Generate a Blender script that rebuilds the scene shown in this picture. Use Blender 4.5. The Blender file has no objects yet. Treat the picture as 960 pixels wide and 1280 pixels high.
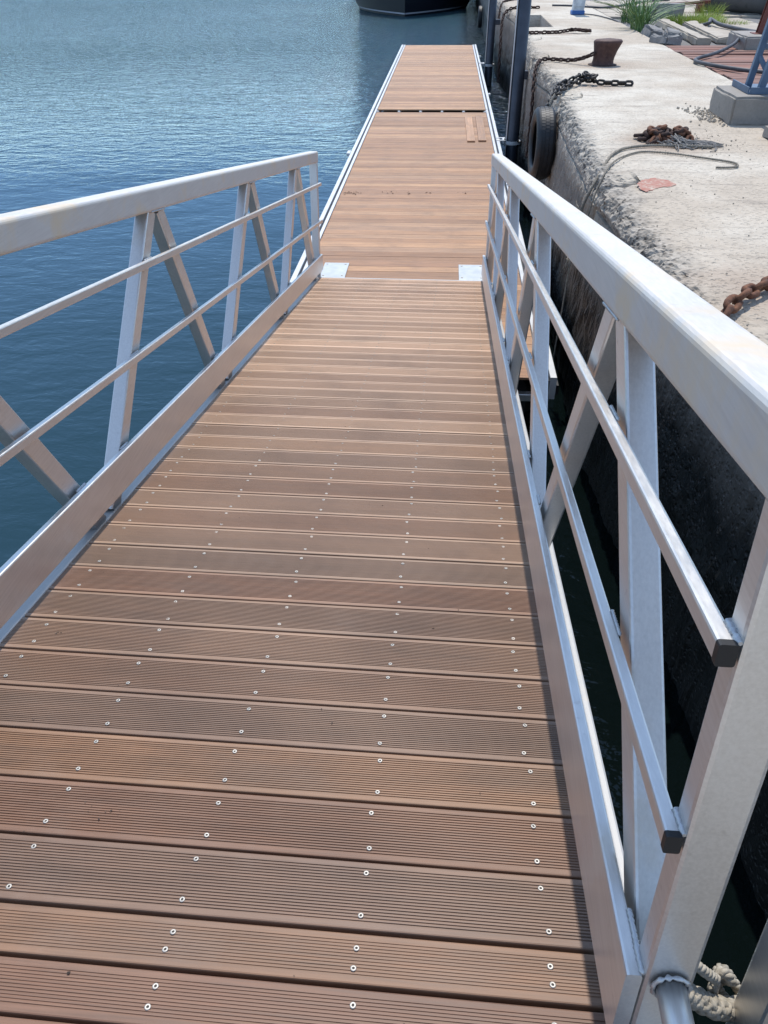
import bpy, math, random
from mathutils import Vector, Matrix, Quaternion, noise
random.seed(7)
S = bpy.context.scene
COL = S.collection

# ------------------------------------------------------------------ camera
CAM = Vector((1.2638, -7.0129, 2.6531))
YAW, PITCH, ROLL, FPX = -0.0932, 0.6603, -0.0117, 917.3
cf = Vector((math.sin(YAW)*math.cos(PITCH), math.cos(YAW)*math.cos(PITCH), -math.sin(PITCH)))
cr = Vector((math.cos(YAW), -math.sin(YAW), 0.0))
cu = cr.cross(cf)
cr2 = cr*math.cos(ROLL) + cu*math.sin(ROLL)
cu2 = -cr*math.sin(ROLL) + cu*math.cos(ROLL)
cd = bpy.data.cameras.new('camera')
cam = bpy.data.objects.new('camera', cd); COL.objects.link(cam)
m3 = Matrix((cr2, cu2, -cf)).transposed()
cam.matrix_world = Matrix.Translation(CAM) @ m3.to_4x4()
cd.sensor_fit = 'HORIZONTAL'; cd.sensor_width = 36.0
cd.lens = FPX/960.0*36.0
cd.clip_start = 0.05; cd.clip_end = 3000
S.camera = cam

# ------------------------------------------------------------------ light
SUN = Vector((0.013, 0.56, 1.0)).normalized()
sun_el = math.asin(SUN.z); sun_az = math.atan2(SUN.x, SUN.y)
W = bpy.data.worlds.new('World'); S.world = W; W.use_nodes = True
wn = W.node_tree.nodes; wl = W.node_tree.links
sky = wn.new('ShaderNodeTexSky'); sky.sky_type = 'NISHITA'; sky.sun_disc = False
sky.sun_elevation = sun_el; sky.sun_rotation = sun_az
sky.air_density = 0.85; sky.dust_density = 0.0; sky.ozone_density = 1.6; sky.altitude = 0
tint = wn.new('ShaderNodeMixRGB'); tint.blend_type = 'MULTIPLY'; tint.inputs[0].default_value = 1.0; tint.inputs[2].default_value = (.60, .71, .83, 1)
wl.new(sky.outputs[0], tint.inputs[1]); veil = wn.new('ShaderNodeMixRGB'); veil.blend_type = 'ADD'; veil.inputs[0].default_value = 1.0; veil.inputs[2].default_value = (1.75, 2.25, 2.95, 1)   # thin even high haze over the blue
wl.new(tint.outputs[0], veil.inputs[1]); wl.new(veil.outputs[0], wn['Background'].inputs[0])
wn['Background'].inputs[1].default_value = 0.15
sd = bpy.data.lights.new('sun', 'SUN'); sd.energy = 3.7; sd.angle = math.radians(0.55); sd.color = (1.0, 0.955, 0.89)
so = bpy.data.objects.new('sun', sd); COL.objects.link(so)
so.rotation_mode = 'QUATERNION'; so.rotation_quaternion = SUN.to_track_quat('Z', 'Y')
so.location = (0, 0, 40)
S.view_settings.view_transform = 'Standard'; S.view_settings.look = 'None'
S.view_settings.exposure = 0.2; S.view_settings.gamma = 1.0
S.cycles.max_bounces = 8; S.cycles.caustics_reflective = False; S.cycles.caustics_refractive = False

# ------------------------------------------------------------------ object helpers
def tag(o, label=None, cat=None, group=None, kind=None):
    if label: o['label'] = label
    if cat: o['category'] = cat
    if group: o['group'] = group
    if kind: o['kind'] = kind
    return o
def thing(name, label, cat, loc=(0, 0, 0), rot=(0, 0, 0), group=None):
    o = bpy.data.objects.new(name, None); COL.objects.link(o)
    o.location = loc; o.rotation_euler = rot; o.empty_display_size = .2
    return tag(o, label, cat, group)
def obj(name, mesh, mat=None, parent=None, loc=None, rot=None, scale=None):
    o = bpy.data.objects.new(name, mesh); COL.objects.link(o)
    if mat is not None and not mesh.materials: mesh.materials.append(mat)
    if parent: o.parent = parent
    if loc is not None: o.location = loc
    if rot is not None: o.rotation_euler = rot
    if scale is not None: o.scale = scale
    return o

class MB:
    def __init__(s): s.v = []; s.f = []; s.sm = []
    def add(s, verts, faces, smooth=False):
        b = len(s.v); s.v += [tuple(p) for p in verts]
        s.f += [tuple(i+b for i in f) for f in faces]; s.sm += [smooth]*len(faces)
        return s
    def sweep(s, prof, p0, p1, up=(0, 0, 1), cap=True, smooth=False, prof1=None):
        """extrude a closed 2D profile (a along side, b along up) from p0 to p1"""
        p0 = Vector(p0); p1 = Vector(p1); d = (p1-p0).normalized()
        up = Vector(up); side = d.cross(up).normalized(); up2 = side.cross(d).normalized()
        n = len(prof); prof1 = prof1 or prof
        vs = [p0+side*a+up2*b for a, b in prof] + [p1+side*a+up2*b for a, b in prof1]
        fs = [(i, (i+1) % n, n+(i+1) % n, n+i) for i in range(n)]
        if cap: fs += [tuple(range(n-1, -1, -1)), tuple(range(n, 2*n))]
        return s.add(vs, fs, smooth)
    def bar(s, p0, p1, w, h, up=(0, 0, 1), r=0.006, seg=2):
        return s.sweep(rrect(w, h, r, seg), p0, p1, up)
    def box(s, lo, hi, bev=0.0):
        lo = Vector(lo); hi = Vector(hi); c = (lo+hi)/2
        if bev <= 0:
            x0, y0, z0 = lo; x1, y1, z1 = hi
            vs = [(x0,y0,z0),(x1,y0,z0),(x1,y1,z0),(x0,y1,z0),(x0,y0,z1),(x1,y0,z1),(x1,y1,z1),(x0,y1,z1)]
            return s.add(vs, [(0,3,2,1),(4,5,6,7),(0,1,5,4),(1,2,6,5),(2,3,7,6),(3,0,4,7)])
        x0, y0, z0 = lo; x1, y1, z1 = hi; b = bev
        rings = [(z0, b), (z0+b, 0), (z1-b, 0), (z1, b)]
        vs = []
        for z, i in rings:
            vs += [(x0+i+b*0, y0+b if i == 0 else y0+i+0, z)] and []
            e = b
            vs += [(x0+i, y0+i+e, z), (x0+i+e, y0+i, z), (x1-i-e, y0+i, z), (x1-i, y0+i+e, z),
                   (x1-i, y1-i-e, z), (x1-i-e, y1-i, z), (x0+i+e, y1-i, z), (x0+i, y1-i-e, z)]
        fs = []
        for k in range(3):
            for j in range(8):
                fs.append((k*8+j, k*8+(j+1) % 8, (k+1)*8+(j+1) % 8, (k+1)*8+j))
        fs += [tuple(range(7, -1, -1)), tuple(range(24, 32))]
        return s.add(vs, fs)
    def tube(s, pts, r, seg=8, cap=True, closed=False):
        pts = [Vector(p) for p in pts]; n = len(pts)
        rr = r if isinstance(r, (list, tuple)) else [r]*n
        vs = []; up = None
        for i, p in enumerate(pts):
            if closed: t = (pts[(i+1) % n]-pts[i-1]).normalized()
            else: t = (pts[min(i+1, n-1)]-pts[max(i-1, 0)]).normalized()
            if up is None:
                up = Vector((0, 0, 1)) if abs(t.z) < .9 else Vector((1, 0, 0))
            a = t.cross(up); a.normalize(); up = a.cross(t).normalized()
            for k in range(seg):
                q = 2*math.pi*k/seg
                vs.append(p+(a*math.cos(q)+up*math.sin(q))*rr[i])
        fs = []
        m = n if closed else n-1
        for i in range(m):
            for k in range(seg):
                j = (i+1) % n
                fs.append((i*seg+k, i*seg+(k+1) % seg, j*seg+(k+1) % seg, j*seg+k))
        s.add(vs, fs, True)
        if cap and not closed:
            b = len(s.v)-len(vs)
            s.f += [tuple(b+k for k in range(seg-1, -1, -1)), tuple(b+(n-1)*seg+k for k in range(seg))]; s.sm += [False, False]
        return s
    def lathe(s, prof, c=(0, 0, 0), seg=24, axis='z', smooth=True, closed=False):
        c = Vector(c); n = len(prof); vs = []
        for k in range(seg):
            q = 2*math.pi*k/seg
            for r, h in prof:
                p = (r*math.cos(q), r*math.sin(q), h)
                if axis == 'x': p = (h, r*math.cos(q), r*math.sin(q))
                if axis == 'y': p = (r*math.sin(q), h, r*math.cos(q))
                vs.append(c+Vector(p))
        fs = []
        m = n if closed else n-1
        for k in range(seg):
            for i in range(m):
                j = (i+1) % n; k2 = (k+1) % seg
                fs.append((k*n+i, k2*n+i, k2*n+j, k*n+j))
        return s.add(vs, fs, smooth)
    def mesh(s, name):
        me = bpy.data.meshes.new(name); me.from_pydata(s.v, [], s.f)
        me.polygons.foreach_set('use_smooth', s.sm); me.update()
        return me
    def build(s, name, mat, parent=None, **k): return obj(name, s.mesh(name), mat, parent, **k)

def rrect(w, h, r, seg=2):
    pr = []
    for cx, cy, a0 in ((w/2-r, h/2-r, 0), (-w/2+r, h/2-r, 90), (-w/2+r, -h/2+r, 180), (w/2-r, -h/2+r, 270)):
        for k in range(seg+1):
            a = math.radians(a0+90*k/seg); pr.append((cx+r*math.cos(a), cy+r*math.sin(a)))
    return pr
def fbm(p, o=4): return noise.fractal(p, 1.0, 2.0, o, noise_basis='PERLIN_ORIGINAL')
def smooth_path(pts, n=8):
    """Catmull-Rom through the points"""
    P = [Vector(p) for p in pts]; out = []
    for i in range(len(P)-1):
        a = P[max(i-1, 0)]; b = P[i]; c = P[i+1]; d = P[min(i+2, len(P)-1)]
        for k in range(n):
            t = k/n
            out.append(.5*((2*b)+(c-a)*t+(2*a-5*b+4*c-d)*t*t+(3*b-a-3*c+d)*t**3))
    out.append(P[-1]); return out

# ------------------------------------------------------------------ material helpers
class NT:
    def __init__(s, name):
        s.m = bpy.data.materials.new(name); s.m.use_nodes = True
        s.t = s.m.node_tree; s.p = s.t.nodes['Principled BSDF']; s.out = s.t.nodes['Material Output']
    def n(s, typ, **k):
        o = s.t.nodes.new('ShaderNode'+typ)
        for a, b in k.items(): setattr(o, a, b)
        return o
    def l(s, a, b): s.t.links.new(a, b)
    def set(s, **k):
        for a, b in k.items():
            i = s.p.inputs[a.replace('_', ' ')]
            if hasattr(b, 'links'): s.l(b, i)
            else: i.default_value = (*b, 1) if isinstance(b, tuple) and len(b) == 3 else b
        return s
    def coord(s, kind='Object', scale=(1, 1, 1), rand=False, rot=(0, 0, 0)):
        c = s.n('TexCoord'); mp = s.n('Mapping'); mp.inputs['Scale'].default_value = scale; mp.inputs['Rotation'].default_value = rot
        if kind == 'World':
            g = s.n('NewGeometry'); s.l(g.outputs['Position'], mp.inputs[0])
        else: s.l(c.outputs[kind], mp.inputs[0])
        if rand:
            oi = s.n('ObjectInfo'); v = s.n('VectorMath', operation='SCALE'); v.inputs[0].default_value = (37.3, 91.7, 53.1)
            s.l(oi.outputs['Random'], v.inputs['Scale'])
            a = s.n('VectorMath', operation='ADD'); s.l(mp.outputs[0], a.inputs[0]); s.l(v.outputs[0], a.inputs[1]); return a.outputs[0]
        return mp.outputs[0]
    def noise(s, vec, scale, detail=4, rough=.55, dist=0):
        o = s.n('TexNoise'); s.l(vec, o.inputs['Vector']); o.inputs['Scale'].default_value = scale
        o.inputs['Detail'].default_value = detail; o.inputs['Roughness'].default_value = rough; o.inputs['Distortion'].default_value = dist
        return o.outputs['Fac']
    def voro(s, vec, scale, feature='F1', out='Distance'):
        o = s.n('TexVoronoi', feature=feature); s.l(vec, o.inputs['Vector']); o.inputs['Scale'].default_value = scale
        return o.outputs[out]
    def ramp(s, fac, stops):
        o = s.n('ValToRGB'); s.l(fac, o.inputs[0]); e = o.color_ramp.elements
        while len(e) < len(stops): e.new(.5)
        for i, (p, c) in enumerate(stops):
            e[i].position = p; e[i].color = (*c, 1) if isinstance(c, tuple) else (c, c, c, 1)
        return o.outputs[0]
    def mix(s, fac, a, b, mode='MIX'):
        o = s.n('MixRGB', blend_type=mode)
        for v, i in ((fac, 0), (a, 1), (b, 2)):
            if hasattr(v, 'links'): s.l(v, o.inputs[i])
            else: o.inputs[i].default_value = (*v, 1) if isinstance(v, tuple) else v
        return o.outputs[0]
    def math(s, op, a, b=0.0, c=0.0, clamp=False):
        o = s.n('Math', operation=op); o.use_clamp = clamp
        for v, i in ((a, 0), (b, 1), (c, 2)):
            if hasattr(v, 'links'): s.l(v, o.inputs[i])
            else: o.inputs[i].default_value = v
        return o.outputs[0]
    def bump(s, h, strength=.3, dist=.01, prev=None):
        o = s.n('Bump'); o.inputs['Strength'].default_value = strength; o.inputs['Distance'].default_value = dist
        s.l(h, o.inputs['Height'])
        if prev is not None: s.l(prev, o.inputs['Normal'])
        return o.outputs[0]
    def sep(s, vec):
        o = s.n('SeparateXYZ'); s.l(vec, o.inputs[0]); return o.outputs

# --- aluminium
def mk_alu(name, base=(.71, .685, .65), rough=.38, stain=.5, metal=.8):
    t = NT(name); w = t.coord('World'); c = t.coord('Object', (9, 9, 9), True)
    st = t.coord('World', (60, 2.5, 60))
    streak = t.noise(st, 3, 3)
    cloud = t.noise(w, 5, 5, .6)
    fine = t.noise(w, 120, 2)
    col = t.ramp(t.math('ADD', t.math('MULTIPLY', cloud, .3), t.math('MULTIPLY', streak, .7)), [(.34, tuple(x*.88 for x in base)), (.62, base)])
    scr = t.ramp(t.noise(t.coord('World', (220, 5, 220)), 2.2, 2, .5), [(.66, 0.0), (.74, .3)])
    col = t.mix(scr, col, tuple(min(1, x*1.25) for x in base))
    sm = t.ramp(t.noise(w, 4.2, 5, .62), [(.51, 0.0), (.66, 1.0)] if stain > .6 else [(.6, 0.0), (.74, 1.0)])
    sm = t.math('MULTIPLY', sm, stain)
    col = t.mix(sm, col, (.60, .49, .35))
    sp = t.ramp(t.noise(w, 42, 2, .5), [(.68, 0.0), (.75, 1.0)])
    col = t.mix(t.math('MULTIPLY', sp, .22), col, (.36, .33, .30))
    r = t.math('ADD', t.math('MULTIPLY', t.math('ADD', streak, cloud), .16), rough-.14)
    t.set(Base_Color=col, Metallic=t.math('SUBTRACT', metal, t.math('MULTIPLY', sm, metal*.95)), Roughness=r)
    t.set(Normal=t.bump(t.math('ADD', t.math('MULTIPLY', streak, .5), t.math('MULTIPLY', fine, .3)), .10, .002))
    return t.m
ALU = mk_alu('mill_aluminium')
ALU_TOP = mk_alu('weathered_aluminium', (.60, .57, .53), .50, .95, .38)
CHORD = mk_alu('dull_aluminium', (.46, .45, .43), .55, .6, .3)
t = NT('weld_bead'); w = t.coord('World'); t.set(Base_Color=(.50, .50, .50), Metallic=.8, Roughness=.45, Normal=t.bump(t.noise(w, 160, 3), .4, .003)); WELD = t.m
t = NT('black_plastic'); w = t.coord('World'); t.set(Base_Color=(.006, .006, .007), Roughness=.5, Normal=t.bump(t.noise(w, 90, 3), .1, .002)); BLACK = t.m
t = NT('white_coated_metal'); w = t.coord('World')
t.set(Base_Color=t.ramp(t.noise(w, 6, 4), [(.35, (.56, .57, .57)), (.7, (.68, .68, .67))]), Metallic=0.1, Roughness=.42); WHITE = t.m
t = NT('wear_plate_metal'); w = t.coord('World')
t.set(Base_Color=t.ramp(t.noise(w, 9, 4), [(.3, (.36, .40, .43)), (.75, (.49, .52, .54))]), Metallic=.25, Roughness=.6); PLATE = t.m
t = NT('screw_steel'); t.set(Base_Color=(.43, .40, .355), Metallic=.5, Roughness=.5); SCREW = t.m
t = NT('screw_socket'); t.set(Base_Color=(.03, .025, .02), Roughness=.7); SOCKET = t.m

# --- decking timber: brown hardwood, each board its own tone
def mk_wood(name, tones, sheen=.5, gr=1.0, worn=False):
    t = NT(name); oi = t.n('ObjectInfo')
    base = t.ramp(oi.outputs['Random'], [(i/(len(tones)-1), c) for i, c in enumerate(tones)])
    g = t.coord('Object', (1.6, 55, 55), True); g2 = t.coord('Object', (.7, 12, 12), True); p = t.coord('Object', (2.2, 5, 5), True)
    grain = t.noise(g, 3.2, 5, .62, .35); band = t.noise(g2, 2.0, 3, .5); patch = t.noise(p, 1.3, 4, .6)
    col = t.mix(.42*gr, base, t.mix(1.0, base, t.ramp(grain, [(.28, .34), (.62, 1.26)]), 'MULTIPLY'))
    col = t.mix(.55, col, t.mix(1.0, col, t.ramp(band, [(.3, (.72, .70, .70)), (.7, (1.22, 1.17, 1.12))]), 'MULTIPLY'))
    col = t.mix(t.ramp(patch, [(.5, 0.0), (.78, .35)]), col, (.17, .125, .10))
    fleck = t.ramp(t.noise(t.coord('Object', (5, 60, 60), True), 5, 2), [(.72, 0.0), (.80, .55)])
    col = t.mix(fleck, col, (.055, .035, .028))
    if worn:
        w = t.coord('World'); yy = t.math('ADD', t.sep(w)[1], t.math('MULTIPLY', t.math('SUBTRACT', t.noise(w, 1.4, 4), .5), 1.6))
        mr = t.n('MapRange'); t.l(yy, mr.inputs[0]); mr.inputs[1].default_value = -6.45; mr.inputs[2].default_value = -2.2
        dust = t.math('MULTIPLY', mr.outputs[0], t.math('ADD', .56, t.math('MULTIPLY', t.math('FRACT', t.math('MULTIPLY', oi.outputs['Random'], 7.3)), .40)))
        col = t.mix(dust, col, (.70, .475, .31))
    ws = t.coord('World'); foot = t.ramp(t.noise(ws, 2.6, 5, .65), [(.50, 0.0), (.72, .24)])
    col = t.mix(foot, col, (.105, .072, .055))
    salt = t.ramp(t.noise(ws, 1.5, 6, .7), [(.58, 0.0), (.76, .22)])
    col = t.mix(salt, col, (.36, .28, .22))
    t.set(Base_Color=col, Roughness=t.math('ADD', t.math('MULTIPLY', grain, .2), sheen-.05), Normal=t.bump(grain, .22, .0015))
    t.p.inputs['Specular IOR Level'].default_value = .42
    return t.m
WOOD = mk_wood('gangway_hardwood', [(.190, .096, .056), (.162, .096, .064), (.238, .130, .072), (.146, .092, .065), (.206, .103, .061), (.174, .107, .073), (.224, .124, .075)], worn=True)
PWOOD = mk_wood('pontoon_hardwood', [(.45, .255, .138), (.37, .21, .125), (.55, .325, .18), (.42, .26, .16), (.34, .19, .106), (.50, .30, .175)], .55)
OLDWOOD = mk_wood('old_reddish_timber', [(.24, .105, .072), (.20, .11, .085), (.28, .14, .10)], .75)

# --- concrete
def mk_conc(name, light, tan, dark, wall=False, pit=.5):
    t = NT(name); w = t.coord('World'); xyz = t.sep(w)
    big = t.noise(w, .55, 5, .6); mid = t.noise(w, 3.2, 6, .62); fine = t.noise(w, 46, 4, .65)
    lay = t.noise(t.coord('World', (.6, 5, 5)), 2.2, 5, .62)
    col = t.mix(t.ramp(big, [(.42, 0.0), (.58, 1.0)]), light, tan)
    col = t.mix(t.ramp(mid, [(.46, 0.0), (.74, .55)]), col, tuple(x*.72 for x in tan))
    col = t.mix(t.ramp(lay, [(.57, 0.0), (.72, .75)]), col, dark)
    strip = None
    col = t.mix(.35, col, t.mix(1.0, col, t.ramp(fine, [(.3, .72), (.7, 1.2)]), 'MULTIPLY'))
    pits = t.math('MULTIPLY', t.ramp(t.voro(w, 30), [(.08, 1.0), (.20, 0.0)]), t.ramp(t.noise(w, 4.0, 3), [(.52, 0.0), (.66, 1.0)]))
    col = t.mix(t.math('MULTIPLY', pits, pit), col, tuple(x*.4 for x in dark))
    nrm = None
    if wall:
        # tide zone: black weed below, damp grey above, both with ragged limits
        z = t.math('ADD', xyz[2], t.math('MULTIPLY', t.math('SUBTRACT', t.noise(w, 1.6, 6, .65), .5), .55))
        dirt = t.math('MULTIPLY', t.ramp(z, [(0.0, 1.0), (1.0, 1.0)]), 1.0)
        # rough aggregate on the worn arris
        xx = t.math('ADD', xyz[0], t.math('MULTIPLY', t.math('SUBTRACT', t.noise(w, 1.3, 6, .65), .5), .75))
        a1 = t.n('MapRange'); t.l(xx, a1.inputs[0]); a1.inputs[1].default_value = 2.58; a1.inputs[2].default_value = 2.42
        a2 = t.n('MapRange'); t.l(xyz[2], a2.inputs[0]); a2.inputs[1].default_value = 1.02; a2.inputs[2].default_value = 1.10
        ar = t.math('MULTIPLY', a1.outputs[0], a2.outputs[0])
        agg = t.ramp(t.math('ADD', t.voro(w, 30), t.math('MULTIPLY', t.math('SUBTRACT', t.noise(w, 60, 3), .5), .5)), [(.16, 0.0), (.40, 1.0)])
        agc = t.mix(agg, (.060, .053, .046), (.42, .375, .315))
        agc = t.mix(t.ramp(t.noise(w, 9, 6, .7), [(.44, 0.0), (.60, .8)]), agc, (.095, .085, .074))
        col = t.mix(t.math('MULTIPLY', ar, t.ramp(t.noise(w, 2.6, 5, .6), [(.28, .35), (.55, 1.0)])), col, agc)
        fac = t.n('MapRange'); t.l(z, fac.inputs[0]); fac.inputs[1].default_value = 1.12; fac.inputs[2].default_value = .85
        col = t.mix(t.math('MULTIPLY', fac.outputs[0], .9), col, t.mix(t.noise(w, 7, 5, .65), (.10, .092, .082), (.235, .21, .18)))
        yv = t.n('MapRange'); t.l(xyz[1], yv.inputs[0]); yv.inputs[1].default_value = -1.6; yv.inputs[2].default_value = .6; yv.inputs[3].default_value = 0.0; yv.inputs[4].default_value = .30
        f2 = t.n('MapRange'); t.l(t.math('ADD', z, yv.outputs[0]), f2.inputs[0]); f2.inputs[1].default_value = .90; f2.inputs[2].default_value = .52
        spk = t.ramp(t.noise(w, 70, 2, .5), [(.66, 0.0), (.74, 1.0)])
        weed = t.mix(t.math('MULTIPLY', spk, .35), (.0055, .006, .0055), (.05, .05, .04))
        col = t.mix(f2.outputs[0], col, weed)
        rg = t.math('SUBTRACT', .9, t.math('MULTIPLY', f2.outputs[0], .45))
        t.set(Roughness=rg)
        t.set(Normal=t.bump(t.math('ADD', agg, t.math('MULTIPLY', fine, .8)), .7, .012))
    else:
        t.set(Roughness=.9, Normal=t.bump(t.math('ADD', fine, t.math('MULTIPLY', mid, 1.5)), .35, .006))
    if wall:
        for c, rad in (((3.33, 5.25, 1.25), .55), ((2.85, -3.3, 1.25), .50), ((3.05, .18, 1.25), .50), ((2.95, 3.35, 1.25), .45), ((3.2, 9.75, 1.25), .55)):
            dv = t.n('VectorMath', operation='DISTANCE'); t.l(w, dv.inputs[0]); dv.inputs[1].default_value = c
            st = t.n('MapRange'); t.l(t.math('ADD', dv.outputs['Value'], t.math('MULTIPLY', t.math('SUBTRACT', mid, .5), .7)), st.inputs[0]); st.inputs[1].default_value = rad; st.inputs[2].default_value = .1; st.inputs[4].default_value = .42
            col = t.mix(st.outputs[0], col, (.20, .105, .06))
    t.set(Base_Color=col)
    return t.m
QUAY = mk_conc('quay_concrete', (.58, .525, .435), (.46, .39, .305), (.25, .21, .17), True)
SLAB = mk_conc('slab_concrete', (.44, .385, .31), (.38, .325, .26), (.19, .165, .135))
PLINTH = mk_conc('plinth_concrete', (.30, .275, .245), (.27, .245, .215), (.17, .155, .14), pit=.25)
GREYC = mk_conc('grey_concrete', (.26, .25, .24), (.22, .21, .20), (.12, .12, .115))
ASPH = mk_conc('worn_asphalt', (.20, .195, .19), (.16, .155, .15), (.09, .09, .09))
t = NT('red_paint'); w = t.coord('World'); t.set(Base_Color=t.ramp(t.noise(w, 26, 6, .7), [(.36, (.36, .13, .09)), (.52, (.38, .20, .15)), (.62, (.46, .38, .30))]), Roughness=.85); REDP = t.m

# --- rust, steel, rubber, rope ...
def mk_rust(name, a, b, c, rough=.85):
    t = NT(name); w = t.coord('World'); f = t.noise(w, 22, 6, .65); g = t.noise(w, 90, 3)
    col = t.ramp(f, [(.3, a), (.52, b), (.72, c)])
    t.set(Base_Color=col, Roughness=rough, Metallic=.15, Normal=t.bump(t.math('ADD', f, t.math('MULTIPLY', g, .5)), .55, .006)); return t.m
RUST = mk_rust('rusty_iron', (.055, .025, .016), (.14, .058, .030), (.24, .105, .05))
RUSTD = mk_rust('dark_rusty_iron', (.020, .013, .012), (.050, .027, .021), (.095, .05, .036))
RUSTBOL = mk_rust('bollard_iron', (.040, .018, .015), (.070, .032, .025), (.10, .05, .038), .7)
CHAINB = mk_rust('blackened_chain_iron', (.008, .008, .009), (.022, .019, .018), (.055, .043, .035), .6)
REDST = mk_rust('red_brown_steel', (.10, .028, .018), (.17, .045, .028), (.14, .06, .04), .6)
t = NT('pile_steel'); w = t.coord('World'); f = t.noise(w, 5, 5, .6); sc = t.ramp(t.noise(w, 33, 3), [(.70, 0.0), (.76, 1.0)])
t.set(Base_Color=t.mix(sc, t.ramp(f, [(.3, (.030, .038, .052)), (.7, (.055, .065, .085))]), (.12, .10, .09)), Metallic=.35, Roughness=.42, Normal=t.bump(f, .15, .01)); PILE = t.m
t = NT('blue_grey_painted_steel'); w = t.coord('World'); f = t.noise(w, 8, 5, .6)
t.set(Base_Color=t.ramp(f, [(.3, (.065, .105, .165)), (.7, (.10, .15, .22))]), Roughness=.48, Normal=t.bump(f, .1, .004)); BLUEST = t.m
t = NT('tyre_rubber'); w = t.coord('World'); f = t.noise(w, 16, 5, .6)
t.set(Base_Color=t.ramp(f, [(.35, (.006, .007, .009)), (.68, (.015, .018, .022))]), Roughness=.55, Normal=t.bump(t.noise(w, 70, 4), .25, .004)); RUBBER = t.m
def mk_rope(name, a, b):
    t = NT(name); w = t.coord('World'); f = t.noise(w, 60, 4, .6)
    t.set(Base_Color=t.ramp(f, [(.3, a), (.7, b)]), Roughness=.92, Normal=t.bump(t.noise(w, 220, 2), .5, .003)); return t.m
ROPEW = mk_rope('pale_rope', (.24, .21, .16), (.46, .41, .33))
ROPEG = mk_rope('dirty_rope', (.14, .125, .10), (.30, .265, .215))
NETG = mk_rope('grey_frayed_rope', (.10, .095, .09), (.32, .30, .275))
t = NT('hose_rubber'); w = t.coord('World'); t.set(Base_Color=t.ramp(t.noise(w, 9, 3), [(.3, (.035, .036, .042)), (.7, (.075, .076, .085))]), Roughness=.6); HOSE = t.m
t = NT('leaf_green'); oi = t.n('ObjectInfo'); w = t.coord('World'); t.set(Base_Color=t.ramp(t.noise(w, 9, 3), [(.3, (.055, .12, .035)), (.55, (.11, .20, .06)), (.75, (.20, .27, .09))]), Roughness=.6); LEAF = t.m
t = NT('bright_grass'); w = t.coord('World'); t.set(Base_Color=t.ramp(t.noise(w, 8, 3), [(.3, (.16, .24, .03)), (.55, (.28, .36, .05)), (.75, (.40, .36, .12))]), Roughness=.7); GRASS = t.m
t = NT('boat_hull_paint'); w = t.coord('World'); t.set(Base_Color=(.004, .006, .012), Roughness=.4, Normal=t.bump(t.noise(w, 1.1, 2), .04, .05)); HULL = t.m
t = NT('boat_stripe_paint'); t.set(Base_Color=(.45, .47, .5), Roughness=.4); STRIPE = t.m
t = NT('cream_deck_paint'); t.set(Base_Color=(.6, .6, .57), Roughness=.5); CREAM = t.m
t = NT('window_glass_dark'); t.set(Base_Color=(.01, .012, .015), Roughness=.05); GLASS = t.m
t = NT('pedestal_white'); w = t.coord('World'); t.set(Base_Color=t.ramp(t.noise(w, 10, 4), [(.35, (.42, .45, .48)), (.65, (.62, .64, .65))]), Roughness=.5); PEDW = t.m
t = NT('pedestal_blue'); w = t.coord('World'); t.set(Base_Color=t.ramp(t.noise(w, 12, 4), [(.35, (.03, .10, .30)), (.65, (.05, .15, .40))]), Roughness=.5); PEDB = t.m
t = NT('float_body'); w = t.coord('World'); t.set(Base_Color=(.03, .032, .035), Roughness=.6); FLOATM = t.m

# --- water
t = NT('harbour_water'); w = t.coord('World'); xyz = t.sep(w)
far = t.n('MapRange'); t.l(xyz[1], far.inputs[0]); far.inputs[1].default_value = 5.0; far.inputs[2].default_value = 24.0
big = t.noise(t.coord('World', (.55, 1.0, 1)), .55, 3, .5, .6)
rip = t.noise(t.coord('World', (1, 1.7, 1), rot=(0, 0, .35)), 2.1, 4, .58, .5)
rip2 = t.noise(t.coord('World', (.9, 1.9, 1), rot=(0, 0, -.2)), 5.2, 3, .55, .3)
amp = t.math('ADD', t.math('MULTIPLY', far.outputs[0], 3.0), .16)
gust = t.ramp(t.noise(w, .05, 3), [(.35, .65), (.65, 1.0)])
h = t.math('ADD', t.math('MULTIPLY', rip, 1.0), t.math('MULTIPLY', rip2, .45))
h = t.math('MULTIPLY', h, t.math('MULTIPLY', amp, gust))
swl = t.noise(t.coord('World', (.7, 1.5, 1), rot=(0, 0, .15)), .9, 3, .55, .4)
h = t.math('ADD', h, t.math('MULTIPLY', t.math('MULTIPLY', swl, far.outputs[0]), 2.2))
h = t.math('ADD', h, t.math('MULTIPLY', big, .35))
gap_x = t.math('ADD', xyz[0], t.math('MULTIPLY', t.math('SUBTRACT', t.noise(w, 1.1, 4), .5), .5))
gap_shade = t.n('MapRange'); t.l(gap_x, gap_shade.inputs[0]); gap_shade.inputs[1].default_value = 1.15; gap_shade.inputs[2].default_value = 1.6
body = t.mix(gap_shade.outputs[0], (.014, .039, .052), (.0022, .0045, .0042))      # shade of the gap along the wall, put into the water colour
nrm = t.bump(h, .8, .13)
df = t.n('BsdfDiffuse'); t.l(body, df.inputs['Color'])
gl = t.n('BsdfGlossy'); gl.inputs['Color'].default_value = (.74, .89, 1.0, 1); gl.inputs['Roughness'].default_value = .06; t.l(nrm, gl.inputs['Normal'])
fr_ = t.n('Fresnel'); fr_.inputs['IOR'].default_value = 1.333; t.l(nrm, fr_.inputs['Normal'])
mx = t.n('MixShader'); t.l(t.math('MULTIPLY', fr_.outputs[0], .97), mx.inputs[0]); t.l(df.outputs[0], mx.inputs[1]); t.l(gl.outputs[0], mx.inputs[2])
t.l(mx.outputs[0], t.out.inputs['Surface']); t.t.nodes.remove(t.p)
WATER = t.m

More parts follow.
